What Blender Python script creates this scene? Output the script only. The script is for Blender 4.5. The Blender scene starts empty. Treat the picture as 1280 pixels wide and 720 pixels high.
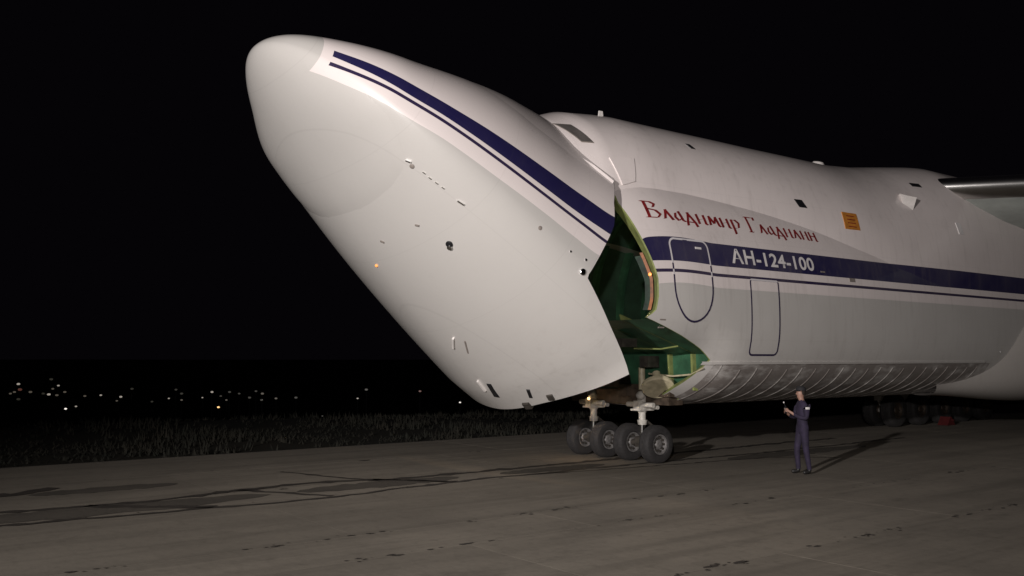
import bpy, bmesh, math, random
import numpy as np
from mathutils import Vector, Matrix

sc = bpy.context.scene
COL = sc.collection
random.seed(7)

# ------------------------------------------------------------------ camera, sky, lamps, exposure
CAM = Vector((-16.642, -17.432, 2.56))
cam_d = bpy.data.cameras.new("camera")
cam_d.sensor_width = 36.0
cam_d.lens = 36.0 * 1150 / 1280
cam_d.clip_start = 0.1
cam_d.clip_end = 5000
cam = bpy.data.objects.new("camera", cam_d)
COL.objects.link(cam)
PITCH = math.atan(89 / 1150)
YAW = math.radians(52.533)
fw_h = Vector((math.cos(YAW), math.sin(YAW), 0))
RIGHT = Vector((math.sin(YAW), -math.cos(YAW), 0))
FWD = fw_h * math.cos(PITCH) + Vector((0, 0, math.sin(PITCH)))
UPV = RIGHT.cross(FWD)
cam.matrix_world = Matrix(((RIGHT.x, UPV.x, -FWD.x, CAM.x), (RIGHT.y, UPV.y, -FWD.y, CAM.y),
                           (RIGHT.z, UPV.z, -FWD.z, CAM.z), (0, 0, 0, 1)))
sc.camera = cam

world = bpy.data.worlds.new("World")
sc.world = world
world.use_nodes = True
bg = world.node_tree.nodes["Background"]
bg.inputs["Color"].default_value = (0.0015, 0.0012, 0.0018, 1)      # night sky
bg.inputs["Strength"].default_value = 1.0

sc.view_settings.view_transform = 'Standard'
sc.view_settings.look = 'None'
sc.view_settings.exposure = 0.0
sc.view_settings.gamma = 1.0
sc.render.engine = 'CYCLES'
sc.cycles.max_bounces = 6


def spot(name, loc, target, energy, color, size, blend, radius):
    d = bpy.data.lights.new(name, 'SPOT')
    d.energy = energy; d.color = color; d.spot_size = math.radians(size); d.spot_blend = blend
    d.shadow_soft_size = radius
    o = bpy.data.objects.new(name, d)
    COL.objects.link(o)
    o.location = loc
    o.rotation_euler = (Vector(target) - Vector(loc)).to_track_quat('-Z', 'Y').to_euler()
    return o


# apron floodlight on its mast behind and to the left of the camera
spot("apron_floodlight", (-31.5, -17.6, 7.0), (-2.4, -2.0, 9.8), 38000, (1.0, 0.945, 0.92), 80, 1.0, 0.28)
# added fill spot beside the camera, evens the hull against the nose
spot("fill_spot", (-19.0, -19.2, 4.4), (-0.5, -2.0, 7.2), 7700, (1.0, 0.935, 0.91), 66, 1.0, 0.15)


# ------------------------------------------------------------------ helpers
def link(o, parent=None):
    COL.objects.link(o)
    if parent is not None:
        o.parent = parent
    return o


def tag(o, label=None, cat=None, group=None, kind=None):
    if label: o['label'] = label
    if cat: o['category'] = cat
    if group: o['group'] = group
    if kind: o['kind'] = kind
    return o


def empty(name, loc=(0, 0, 0), rz=0.0):
    o = bpy.data.objects.new(name, None)
    o.empty_display_size = 0.3
    o.location = loc
    o.rotation_euler = (0, 0, rz)
    return link(o)


class MB:
    """collects shapes, then makes one mesh object"""
    def __init__(self):
        self.v, self.f, self.m = [], [], []

    def add(self, verts, faces, mi=0):
        b = len(self.v)
        self.v += [tuple(float(c) for c in p) for p in verts]
        self.f += [tuple(b + i for i in f) for f in faces]
        self.m += [mi] * len(faces)

    def grid(self, P, mi=0, flip=False, closed=False):
        P = np.asarray(P, float)
        nu, nv = P.shape[:2]
        fs = []
        for i in range(nu - 1):
            for j in range(nv if closed else nv - 1):
                k = (j + 1) % nv
                q = (i * nv + j, i * nv + k, (i + 1) * nv + k, (i + 1) * nv + j)
                fs.append(q[::-1] if flip else q)
        self.add(P.reshape(-1, 3), fs, mi)

    def box(self, c, s, mi=0, rot=None, taper=1.0):
        x, y, z = [a / 2 for a in s]
        vs = []
        for dz, t in ((-z, 1.0), (z, taper)):
            for dx, dy in ((-x, -y), (x, -y), (x, y), (-x, y)):
                p = Vector((dx * t, dy * t, dz))
                if rot is not None: p = rot @ p
                vs.append((p.x + c[0], p.y + c[1], p.z + c[2]))
        self.add(vs, [(3, 2, 1, 0), (4, 5, 6, 7), (0, 1, 5, 4), (1, 2, 6, 5), (2, 3, 7, 6), (3, 0, 4, 7)], mi)

    def tube(self, pts, radii, n=16, mi=0, caps=True):
        pts = [Vector(p) for p in pts]
        if not isinstance(radii, (list, tuple)): radii = [radii] * len(pts)
        rings = []
        for i, p in enumerate(pts):
            d = (pts[min(i + 1, len(pts) - 1)] - pts[max(i - 1, 0)])
            if d.length < 1e-6: d = pts[-1] - pts[0]
            d.normalize()
            a = d.cross(Vector((0, 0, 1)))
            if a.length < 1e-3: a = Vector((1, 0, 0))
            a.normalize(); b = d.cross(a)
            rings.append([p + (a * math.cos(t) + b * math.sin(t)) * radii[i] for t in [2 * math.pi * k / n for k in range(n)]])
        self.grid(rings, mi, closed=True)
        if caps:
            b = len(self.v)
            self.add(rings[0], [tuple(range(n))], mi)
            self.add(rings[-1], [tuple(reversed(range(n)))], mi)

    def lathe(self, prof, origin, axis, n=32, mi=0):
        """prof: (radius, distance along axis)"""
        ax = Vector(axis).normalized()
        a = ax.cross(Vector((0, 0, 1)))
        if a.length < 1e-3: a = Vector((1, 0, 0))
        a.normalize(); b = ax.cross(a); o = Vector(origin)
        rings = [[o + ax * h + (a * math.cos(2 * math.pi * k / n) + b * math.sin(2 * math.pi * k / n)) * r for k in range(n)] for r, h in prof]
        self.grid(rings, mi, closed=True)

    def mesh(self, name, mats, smooth=True, angle=35):
        me = bpy.data.meshes.new(name)
        me.from_pydata(self.v, [], self.f)
        for m in (mats if isinstance(mats, (list, tuple)) else [mats]): me.materials.append(m)
        me.polygons.foreach_set('material_index', self.m)
        bm = bmesh.new(); bm.from_mesh(me)
        bmesh.ops.remove_doubles(bm, verts=bm.verts, dist=1e-5)
        bmesh.ops.recalc_face_normals(bm, faces=bm.faces)
        bm.to_mesh(me); bm.free()
        if smooth:
            me.polygons.foreach_set('use_smooth', [True] * len(me.polygons))
            me.set_sharp_from_angle(angle=math.radians(angle))
        me.update()
        return me

    def build(self, name, mats, parent=None, smooth=True, angle=35):
        return link(bpy.data.objects.new(name, self.mesh(name, mats, smooth, angle)), parent)


# ------------------------------------------------------------------ materials
class NT:
    def __init__(self, name):
        self.mat = bpy.data.materials.new(name)
        self.mat.use_nodes = True
        self.t = self.mat.node_tree
        self.b = self.t.nodes["Principled BSDF"]

    def n(self, typ, **kw):
        o = self.t.nodes.new(typ)
        for k, v in kw.items(): setattr(o, k, v)
        return o

    def l(self, a, b): self.t.links.new(a, b)

    def put(self, sock, v):
        if isinstance(v, bpy.types.NodeSocket): self.l(v, sock)
        else: sock.default_value = v

    def math(self, op, a, b=0.0, c=None):
        o = self.n('ShaderNodeMath', operation=op)
        self.put(o.inputs[0], a); self.put(o.inputs[1], b)
        if c is not None: self.put(o.inputs[2], c)
        return o.outputs[0]

    def mix(self, f, a, b, blend='MIX'):
        o = self.n('ShaderNodeMix', data_type='RGBA', blend_type=blend)
        self.put(o.inputs[0], f); self.put(o.inputs[6], a); self.put(o.inputs[7], b)
        return o.outputs[2]

    def noise(self, vec, scale, detail=4, rough=0.55):
        o = self.n('ShaderNodeTexNoise')
        if vec is not None: self.l(vec, o.inputs['Vector'])
        o.inputs['Scale'].default_value = scale; o.inputs['Detail'].default_value = detail
        o.inputs['Roughness'].default_value = rough
        return o.outputs[0]

    def ramp(self, f, lo, hi):
        o = self.n('ShaderNodeMapRange'); o.clamp = True
        self.put(o.inputs[0], f); o.inputs[1].default_value = lo; o.inputs[2].default_value = hi
        return o.outputs[0]

    def coord(self): return self.n('ShaderNodeTexCoord').outputs['Object']

    def scale(self, vec, s):
        o = self.n('ShaderNodeMapping'); self.l(vec, o.inputs[0]); o.inputs['Scale'].default_value = s
        return o.outputs[0]

    def bump(self, h, strength=0.3, dist=0.02):
        o = self.n('ShaderNodeBump'); self.l(h, o.inputs['Height'])
        o.inputs['Strength'].default_value = strength; o.inputs['Distance'].default_value = dist
        self.l(o.outputs[0], self.b.inputs['Normal'])


def rgb(r, g, b): return (r, g, b, 1.0)


def simple(name, col, rough=0.5, metal=0.0, var=0.25, scale=6.0, bump=0.0, emit=None, estr=0.0):
    N = NT(name)
    c = N.coord()
    nz = N.noise(c, scale, 5)
    dark = tuple(x * (1 - var) for x in col); lite = tuple(min(1, x * (1 + var * .5)) for x in col)
    N.l(N.mix(N.ramp(nz, .3, .7), rgb(*dark), rgb(*lite)), N.b.inputs['Base Color'])
    N.b.inputs['Roughness'].default_value = rough
    N.b.inputs['Metallic'].default_value = metal
    if bump: N.bump(N.noise(c, scale * 4, 4), bump, 0.01)
    if emit:
        N.b.inputs['Emission Color'].default_value = rgb(*emit)
        N.b.inputs['Emission Strength'].default_value = estr
    return N.mat


WHITE, GREY, BLUE, NAVY = rgb(.74, .67, .65), rgb(.51, .49, .465), rgb(.012, .010, .058), rgb(.022, .014, .05)


def livery_material(belly=True):
    N = NT("aircraft_livery" if belly else "fairing_livery")
    c = N.coord()
    sp = N.n('ShaderNodeSeparateXYZ'); N.l(c, sp.inputs[0])
    X, Y, Z = sp.outputs
    t = N.ramp(X, -10.0, 0.0)

    def curve(pts):
        fc = N.n('ShaderNodeFloatCurve')
        cv = fc.mapping.curves[0]
        pts = [(-10.0, pts[0][1])] + pts + [(0.0, pts[-1][1])]
        P = [((x + 10) / 10, (z - 3) / 3) for x, z in pts]
        cv.points[0].location = P[0]; cv.points[1].location = P[-1]
        for p in P[1:-1]: cv.points.new(*p)
        fc.mapping.update()
        N.l(t, fc.inputs['Value'])
        return N.math('MULTIPLY_ADD', fc.outputs[0], 3.0, 3.0)
    bt = curve([(-8.75, 4.07), (-8.31, 4.10), (-7.59, 4.17), (-6.6, 4.36), (-5.47, 4.61), (-4.23, 4.84), (-3.1, 5.02), (-2.34, 5.13), (-1.95, 5.26)])
    bb = curve([(-8.72, 3.92), (-8.24, 3.90), (-7.5, 3.92), (-6.49, 4.08), (-5.33, 4.25), (-4.07, 4.41), (-2.96, 4.55), (-2.3, 4.66), (-1.95, 4.72)])
    th = curve([(-8.72, 3.75), (-8.17, 3.75), (-7.46, 3.81), (-6.44, 3.97), (-5.29, 4.12), (-4.02, 4.26), (-2.89, 4.38), (-2.3, 4.44), (-1.95, 4.50)])
    wb = curve([(-8.77, 3.55), (-7.99, 3.48), (-7.27, 3.50), (-6.26, 3.65), (-5.08, 3.78), (-3.84, 3.91), (-2.94, 3.98), (-2.3, 4.05), (-1.95, 4.20)])
    above = N.math('GREATER_THAN', Z, wb)
    frontx = N.math('MULTIPLY_ADD', Z, -0.19, -8.10)
    aft = N.math('GREATER_THAN', X, frontx)
    is_white = N.math('MULTIPLY', above, aft)
    st = N.math('GREATER_THAN', X, N.math('ADD', frontx, 0.17))
    blue = N.math('MULTIPLY', N.math('MULTIPLY', N.math('LESS_THAN', Z, bt), N.math('GREATER_THAN', Z, bb)), st)
    thin = N.math('MULTIPLY', N.math('LESS_THAN', N.math('ABSOLUTE', N.math('SUBTRACT', Z, th)), 0.037), st)
    col = N.mix(is_white, GREY if belly else rgb(.30, .28, .26), WHITE)  # fairing grey painted darker to offset the lamplight on its front
    col = N.mix(blue, col, BLUE)
    col = N.mix(thin, col, NAVY)
    # wear: cloudy fading, streaks running down, faint panel seams
    cloud = N.ramp(N.noise(c, 0.8, 6), .25, .8)
    body = N.ramp(X, -2.6, -1.0)
    col = N.mix(N.math('MULTIPLY', cloud, N.math('MULTIPLY_ADD', body, .12, .05)), col, rgb(.30, .27, .25))
    streak = N.ramp(N.noise(N.scale(c, (3.5, 3.5, .35)), 1.6, 6, .65), .52, .80)
    col = N.mix(N.math('MULTIPLY', streak, N.math('MULTIPLY_ADD', body, .19, .03)), col, rgb(.20, .17, .15))
    seamx = N.math('LESS_THAN', N.math('ABSOLUTE', N.math('SUBTRACT', N.math('FRACT', N.math('MULTIPLY', X, .5)), .5)), .004)
    seamz = N.math('LESS_THAN', N.math('ABSOLUTE', N.math('SUBTRACT', N.math('FRACT', N.math('MULTIPLY', Z, .83)), .5)), .006)
    seam = N.math('MAXIMUM', seamx, seamz)
    col = N.mix(N.math('MULTIPLY', seam, .06), col, rgb(.10, .09, .09))
    # oil and road dirt on the belly skin
    dn = N.noise(N.scale(c, (.9, 1.2, 2.0)), 1.7, 7, .65)
    low = N.math('MULTIPLY', N.math('LESS_THAN', Z, 2.44), N.math('MULTIPLY', N.math('GREATER_THAN', X, .3), N.math('LESS_THAN', X, 13.4)))
    dirt = N.math('MULTIPLY', low, N.ramp(dn, .30, .52) if belly else 0.0)
    col = N.mix(N.math('MULTIPLY', dirt, .72), col, rgb(.11, .085, .075))
    N.l(col, N.b.inputs['Base Color'])
    N.l(N.math('MULTIPLY_ADD', N.noise(c, 3.0, 5), .18, .24), N.b.inputs['Roughness'])
    N.b.inputs['Coat Weight'].default_value = .5
    N.b.inputs['Coat Roughness'].default_value = .03
    N.bump(N.noise(c, 1.1, 3), .06, .03)
    return N.mat


M = {}
M['livery'] = livery_material()
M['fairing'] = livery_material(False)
M['green'] = simple("green_primer", (.028, .095, .048), .55, var=.5, scale=2.5, bump=.3)
M['darkgreen'] = simple("dark_green_lining", (.024, .062, .036), .7, var=.5, scale=2)
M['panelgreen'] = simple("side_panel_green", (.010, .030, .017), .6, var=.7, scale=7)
M['lime'] = simple("yellow_green_primer", (.21, .24, .08), .55, var=.4, scale=4)
M['orange'] = simple("orange_seal", (.26, .085, .022), .5, var=.6, scale=5)
M['steel'] = simple("dark_steel", (.08, .07, .06), .5, .4, var=.5, scale=6)
M['brown'] = simple("dark_brown_steel", (.07, .05, .035), .6, .1, var=.6, scale=5)
M['strut'] = simple("pale_strut_paint", (.52, .49, .44), .4, var=.35, scale=9)
M['cream'] = simple("cream_paint", (.50, .44, .30), .45, var=.3, scale=6)
M['chrome'] = simple("chrome_piston", (.85, .85, .85), .12, 1.0, var=.05)
M['rubber'] = simple("tyre_rubber", (.022, .020, .020), .8, var=.4, scale=14, bump=.2)
M['rim'] = simple("wheel_rim_paint", (.19, .18, .175), .45, .2, var=.4, scale=14)
M['alu'] = simple("polished_aluminium", (.75, .74, .72), .22, 1.0, var=.12, scale=3)
M['wing'] = simple("wing_grey_paint", (.44, .47, .44), .5, var=.25, scale=1.2)
M['white'] = simple("white_fitting", (.70, .66, .63), .4, var=.15)
M['black'] = simple("black_fitting", (.012, .012, .014), .35, var=.3)
M['glass'] = simple("dark_window_glass", (.10, .09, .085), .12, var=.3, scale=3)
M['frame'] = simple("window_frame_paint", (.22, .19, .17), .5, var=.2)
M['navyline'] = simple("navy_outline_paint", (.022, .016, .05), .45, var=.2)
M['red'] = simple("red_lettering_paint", (.20, .012, .014), .5, var=.35, scale=5)
M['letter'] = simple("white_lettering_paint", (.66, .63, .62), .5, var=.12, scale=5)
M['placard'] = simple("orange_placard", (.50, .19, .03), .5, var=.25, scale=5)
M['redpaint'] = simple("dull_red_paint", (.07, .010, .010), .5, var=.3)
M['lamp'] = simple("warm_lamp", (.9, .8, .6), .3, var=.05, emit=(1, .62, .28), estr=3.0)
M['glow'] = simple("orange_lamp", (.9, .4, .1), .3, var=.05, emit=(1, .30, .07), estr=.75)


def outline_material():
    N = NT("door_outline_paint")
    sp = N.n('ShaderNodeSeparateXYZ'); N.l(N.coord(), sp.inputs[0])
    X, Y, Z = sp.outputs
    a = N.math('MULTIPLY', N.math('GREATER_THAN', Z, 4.70), N.math('LESS_THAN', Z, 5.32))
    b = N.math('LESS_THAN', N.math('ABSOLUTE', N.math('SUBTRACT', Z, 4.5)), .06)
    N.l(N.mix(N.math('MAXIMUM', a, b), rgb(.028, .020, .055), rgb(.58, .55, .56)), N.b.inputs['Base Color'])
    N.b.inputs['Roughness'].default_value = .45
    return N.mat


M['outline'] = outline_material()


# ------------------------------------------------------------------ aircraft shape
# closed-nose coordinates: +X aft, -Y port (towards the camera), Z up; X = 0 at the nose wheels
#GEO-BEGIN
XT, XE = 9.641, -1.0
UK = np.array([0, .16, .32, .5, .75, 1.0])
ZTK = np.array([3.911, 4.303, 4.775, 5.523, 6.982, 7.554])
ZBK = np.array([3.911, 3.625, 3.312, 2.877, 2.01, 1.376])
WK = np.array([0.0, 0.873, 1.752, 2.773, 3.237, 3.55])
ZMK = np.array([3.911, 3.911, 3.835, 3.585, 3.7, 3.7])


def pchip(v, u):
    h = np.diff(UK); d = np.diff(v) / h; m = np.zeros(len(UK))
    for i in range(1, len(UK) - 1):
        m[i] = 0 if d[i - 1] * d[i] <= 0 else (h[i - 1] + h[i]) * 3 / ((2 * h[i] + h[i - 1]) / d[i - 1] + (h[i] + 2 * h[i - 1]) / d[i])
    m[0] = ((2 * h[0] + h[1]) * d[0] - h[0] * d[1]) / (h[0] + h[1])
    m[-1] = ((2 * h[-1] + h[-2]) * d[-1] - h[-1] * d[-2]) / (h[-1] + h[-2])
    k = np.clip(np.searchsorted(UK, u, side='right') - 1, 0, len(UK) - 2); t = (u - UK[k]) / h[k]
    return (2*t**3-3*t**2+1)*v[k] + (t**3-2*t**2+t)*h[k]*m[k] + (-2*t**3+3*t**2)*v[k+1] + (t**3-t**2)*h[k]*m[k+1]


def sect(X):
    X = np.asarray(X, float)
    u = np.sqrt(np.clip((X + XT) / (XT + XE), 0, 1))
    a, b, w, z0 = [pchip(v, u) for v in (ZTK, ZBK, WK, ZMK)]
    sm = lambda p, q: (lambda t: t * t * (3 - 2 * t))(np.clip((X - p) / (q - p), 0, 1))
    nu = 2.293 - .44 * sm(-9.6, -4.4) * (1 - sm(-3.6, -1.4))      # leaner shoulders towards the hinge
    s = np.clip((X + .3) / 1.3, 0, 1); s = s * s * (3 - 2 * s)
    nl = 2.0 - .20 * u + 1.05 * s
    return a, b, w, z0, nu, nl


def hull(X, th, inset=0.0):
    """half section of the main lobe: th 0 = top .. pi = bottom -> (y, z)"""
    a, b, w, z0, nu, nl = sect(X)
    c_, s_ = np.cos(th), np.sin(th)
    n = np.where(c_ > 0, nu, nl); hh = np.where(c_ > 0, a - z0, z0 - b) - inset
    return (w - inset) * np.abs(s_) ** (2 / n), z0 + hh * np.sign(c_) * np.abs(c_) ** (2 / n)


def hull_y(X, z):
    a, b, w, z0, nu, nl = sect(X)
    n = np.where(z > z0, nu, nl); hh = np.where(z > z0, a - z0, z0 - b)
    return w * np.clip(1 - np.abs((z - z0) / hh) ** n, 0, 1) ** (1 / n)


J_HULL = [(1.2, .5), (1.66, .5), (1.72, .02), (1.9, .0), (2.2, .05), (2.67, .16), (3.08, -1.04), (3.44, -2.25), (3.6, -2.0), (3.9, -1.92), (4.4, -1.9), (4.85, -2.03), (5.4, -2.2), (6.2, -2.42), (6.86, -2.3), (7.2, -2.9), (7.48, -4.0)]
J_VIS = [(1.2, -.32), (1.60, -.30), (1.9, -.20), (2.2, -.10), (2.76, .06), (3.08, -1.08), (3.47, -2.27), (4.39, -2.24), (5.07, -2.2), (5.69, -2.34), (6.86, -2.32), (7.2, -3.0), (7.48, -4.1)]
HINGE = (-1.93, 6.57)
OPEN = math.radians(35.14)

# upper deck lobe: X, half width, top z, centre z, exponent
UPL = np.array([(-4.6, 1.55, 7.35, 6.3, 2.0), (-3.9, 1.95, 7.85, 6.3, 2.05), (-3.2, 2.3, 8.33, 6.3, 2.1), (-2.4, 2.55, 8.62, 6.25, 2.1), (-1.2, 2.66, 8.73, 6.2, 2.15),
                (0, 2.68, 8.72, 6.15, 2.15), (1.2, 2.76, 8.71, 6.05, 2.15), (2.6, 2.87, 8.70, 5.95, 2.15), (4.1, 3.02, 8.68, 5.75, 2.15), (6, 3.22, 8.66, 5.4, 2.2),
                (8, 3.38, 8.66, 5.0, 2.2), (9.5, 3.45, 8.74, 4.8, 2.35), (11, 3.49, 8.90, 4.7, 2.7), (12.4, 3.5, 9.04, 4.6, 3.1), (14, 3.5, 9.04, 4.6, 3.1), (27, 3.5, 9.0, 4.6, 3.1)])


def upl(X, th):
    """upper lobe half section, th 0 top .. pi/2 side"""
    v = [np.interp(X, UPL[:, 0], UPL[:, k]) for k in range(1, 5)]
    hw, zt, zc, n = v
    return hw * np.abs(np.sin(th)) ** (2 / n), zc + (zt - zc) * np.abs(np.cos(th)) ** (2 / n)
#GEO-END


def jx(table, z):
    t = np.array(table)
    return np.interp(z, t[:, 0], t[:, 1])


def theta_for(z, X=-1.0):
    ths = np.linspace(0, np.pi, 4001)
    _, zz = hull(np.full_like(ths, X), ths)
    return float(ths[np.argmin(abs(zz - z))])


TH = sorted(set(list(np.linspace(0, np.pi, 73)) + [theta_for(z) for z in (2.67, 2.76, 1.66, 1.72, 3.44, 3.08, 2.2, 6.86)]))
TH = np.array(TH)
TH = TH[np.r_[True, np.diff(TH) > .006]]


def full(sec):                      # half section rows -> closed loop port -> top -> starboard
    return sec


def loft_half(X, th, fn):           # X, th arrays (n,m) -> port and starboard joined open grid, from bottom port over the top
    y, z = fn(X, th)
    port = np.stack([X, -y, z], -1)[:, ::-1]
    star = np.stack([X, y, z], -1)[:, 1:]
    return np.concatenate([port, star], 1)


plane = empty("cargo_plane")
tag(plane, "huge white and grey cargo plane with a blue stripe and its nose raised open", "plane")

# --- fuselage main lobe, aft of the joint
jz = np.array([jx(J_HULL, hull(np.array(-1.0), np.array(t))[1]) for t in TH])
NX = 46
s = np.linspace(0, 1, NX) ** 1.15
Xg = jz[None, :] + s[:, None] * (27.0 - jz[None, :])
Tg = np.repeat(TH[None, :], NX, 0)
mb = MB()
mb.grid(loft_half(Xg, Tg, hull))
fus = mb.build("fuselage", M['livery'], plane, angle=60)
# cut edge, inner skin and rim
mb = MB()
y0, z0_ = hull(jz, TH)
out = np.concatenate([np.stack([jz, -y0, z0_], -1)[::-1], np.stack([jz, y0, z0_], -1)[1:]])
ins_ = np.where(z0_ > 3.5, .24, .11)
yi, zi = hull(jz, TH, ins_)
inn = np.concatenate([np.stack([jz + .10, -yi, zi], -1)[::-1], np.stack([jz + .10, yi, zi], -1)[1:]])
ym, zm_ = hull(jz, TH, .02)
mid = np.concatenate([np.stack([jz - .03, -ym, zm_], -1)[::-1], np.stack([jz - .03, ym, zm_], -1)[1:]])
mb.grid(np.stack([out, mid, inn], 0))
mb.build("joint_frame", M['lime'], plane, angle=50)
mb = MB()
NX2 = 10
s2 = np.linspace(0, 1, NX2)
Xi = jz[None, :] + .10 + s2[:, None] * (9.0 - jz[None, :])
mb.grid(loft_half(Xi, np.repeat(TH[None, :], NX2, 0), lambda X, t: hull(X, t, .15)))
mb.build("hold_lining", M['darkgreen'], plane)
# hold frames (hoops) just inside the opening
for k in range(5):
    mb = MB()
    xh = 0.1 + k * 1.1
    th_h = np.linspace(.35, theta_for(3.2), 26)
    ya, za = hull(np.full(26, xh), th_h, .16); yb, zb_ = hull(np.full(26, xh), th_h, .36)
    for sg in (-1, 1):
        A = np.stack([np.full(26, xh), sg * ya, za], -1); B = np.stack([np.full(26, xh), sg * yb, zb_], -1)
        A2 = A + [.14, 0, 0]; B2 = B + [.14, 0, 0]
        mb = MB()
        mb.grid(np.stack([A, B, B2, A2], 1))
        mb.build("hold_frame", M['green'], plane, angle=40)
mb = MB()
mb.box((4.2, 0, 3.02), (8.6, 6.3, .12))
mb.box((8.7, 0, 4.5), (.12, 5.6, 4.4))
mb.build("hold_floor", M['darkgreen'], plane, smooth=False)

# --- orange pressure seal and lit lamp inside the near edge of the opening
th_a, th_b = theta_for(5.05), theta_for(3.62)
tt = np.linspace(th_a, th_b, 24)
jj = np.array([jx(J_HULL, hull(np.array(-1.0), np.array(t))[1]) for t in tt])
mb = MB()
ya, za = hull(jj, tt, .16); yb, zb_ = hull(jj, tt, .25)
mb.grid(np.stack([np.stack([jj - .01, -ya, za], -1), np.stack([jj - .06, -(ya + yb) / 2, (za + zb_) / 2], -1), np.stack([jj + .02, -yb, zb_], -1)], 1))
mb.build("pressure_seal", M['orange'], plane)
mb = MB()
ya, za = hull(jj, tt, .30); yb, zb_ = hull(jj, tt, .50)
mb.grid(np.stack([np.stack([jj + .12, -ya, za], -1), np.stack([jj - .02, -(ya * .5 + yb * .5), za * .5 + zb_ * .5], -1), np.stack([jj + .25, -yb, zb_], -1)], 1))
mb.build("side_panel", M['panelgreen'], plane)

# --- lower bulkhead: a V-shaped recess behind the raised nose, with ribs
mb = MB()
prof = [(3.44, -2.05), (3.12, -.98), (2.68, .40), (2.2, .42), (1.8, .46), (1.42, .50)]
Ys = np.linspace(-1, 1, 13)
rows = []
for z, x in prof:
    w = float(hull_y(max(x, -1.0), z)) - .14
    rows.append([(x, yy * w, z) for yy in Ys])
mb.grid(rows)
mb.build("front_bulkhead", M['green'], plane, angle=20)
for yy in (-2.45, -1.7, -.9, 0, .9, 1.7, 2.45):
    mb = MB()
    for (z1, x1), (z2, x2) in zip(prof[:-2], prof[1:-1]):
        a, b = Vector((x1, yy, z1)), Vector((x2, yy, z2))
        d = (b - a); n_ = Vector((-abs(d.z), 0, d.x * (1 if d.z < 0 else 1))).normalized()
        if n_.x > 0: n_ = -n_
        for w0 in (-.025, .025): pass
        q = [a, b, b + n_ * .13, a + n_ * .13]
        vs = [(p.x, p.y + o, p.z) for o in (-.03, .03) for p in q]
        mb.add(vs, [(0, 1, 2, 3), (7, 6, 5, 4), (3, 2, 6, 7), (0, 4, 5, 1), (0, 3, 7, 4), (1, 5, 6, 2)])
    mb.build("bulkhead_rib", M['lime'] if yy in (-2.45, -1.7) else M['green'], plane, smooth=False)
for (x, y, z, sx, sz) in ((.02, -1.3, 2.5, .4, .28), (-1.1, -1.6, 2.95, .5, .2)):
    mb = MB(); mb.box((x, y, z), (sx, .28, sz)); mb.build("equipment_box", M['steel'], plane, smooth=False)
mb = MB()
mb.tube([(.05, -3.0, 2.35), (.1, -2.6, 2.2), (.1, -2.0, 2.15), (.1, -1.2, 2.2)], .022, 8)
mb.build("hydraulic_pipe", M['cream'], plane)
mb = MB()
mb.tube([(-.7, -2.9, 2.86), (-.62, -2.3, 2.80), (-.7, -1.5, 2.82)], .02, 8)
mb.build("hydraulic_pipe", M['lime'], plane)
# round jack pad folded up under the nose
mb = MB()
pc = Vector((-.12, -1.72, 1.84)); pn = Vector((-.42, -.50, -.75)).normalized()
mb.lathe([(0, .0), (.36, 0), (.40, .03), (.40, .09), (.30, .12), (.10, .16), (.10, .5), (0, .5)], pc, -pn, 36)
mb.build("jack_pad", M['cream'], plane, angle=30)

# --- nose gear box and beams
mb = MB()
mb.box((.42, 0, 1.60), (.5, 3.6, .34))
mb.box((.12, 0, 1.72), (.16, 3.9, .16))
mb.box((.1, -.5, 1.78), (.5, .3, .3)); mb.box((.05, 0, 2.0), (.4, .8, .3))
mb.build("gear_beam", M['brown'], plane, smooth=False)

# --- cross ribs round the belly
for k in range(21):
    x = .50 + k * .61
    z_hi = 2.42 - .02 * math.sin(k * 2.1)
    tt = np.linspace(theta_for(z_hi, 0.5), np.pi, 18)
    w = .016
    mb = MB()
    rows = []
    for dx, off in ((-w * 2.4, .006), (-w, -.009), (w, -.009), (w * 2.4, .006)):
        y, z = hull(np.full(18, x), tt, off)
        port = np.stack([np.full(18, x + dx), -y, z], -1); star = np.stack([np.full(18, x + dx), y, z], -1)[::-1][1:]
        rows.append(np.concatenate([port, star]))
    mb.grid(np.stack(rows, 1))
    mb.build("belly_rib", M['livery'], plane, angle=25)
mb = MB()
xs = np.linspace(0.0, 13.0, 40); P = []
for dz, off in ((.045, -.004), (.03, .035), (-.03, .035), (-.045, -.004)):
    y = hull_y(xs, 2.46 + dz) + off
    P.append(np.stack([xs, -y, np.full(40, 2.46 + dz)], -1))
mb.grid(np.stack(P, 1))
mb.build("rub_strip", M['livery'], plane, angle=25)

# --- upper deck lobe with the cockpit in front
mb = MB()
Xu = np.concatenate([np.linspace(-4.6, -2.0, 14), np.linspace(-1.5, 27, 60)])
TU = np.linspace(0, np.pi / 2, 26)
XU, TUg = np.meshgrid(Xu, TU, indexing='ij')
y, z = upl(XU, TUg)
zc = np.interp(Xu, UPL[:, 0], UPL[:, 3])
y = np.concatenate([y, (y[:, -1] * .98)[:, None], (y[:, -1] * .8)[:, None]], 1)
dk = np.where(Xu < 8.5, .02, 1.0)
z = np.concatenate([z, (zc - .35 * dk)[:, None], (zc - .8 * dk)[:, None]], 1)
XX = np.repeat(Xu[:, None], y.shape[1], 1)
P = np.concatenate([np.stack([XX, -y, z], -1)[:, ::-1], np.stack([XX, y, z], -1)[:, 1:]], 1)
mb.grid(P)
mb.add(P[0], [tuple(range(P.shape[1]))])
udeck = mb.build("upper_deck", M['livery'], plane, angle=50)


def on_hull(X, z, off=.008):
    return (X, -float(hull_y(X, z)) - off, z)


def upl_th(X, z):
    ths = np.linspace(0, np.pi / 2, 600)
    return float(ths[np.argmin(abs(upl(np.full_like(ths, X), ths)[1] - z))])


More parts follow.
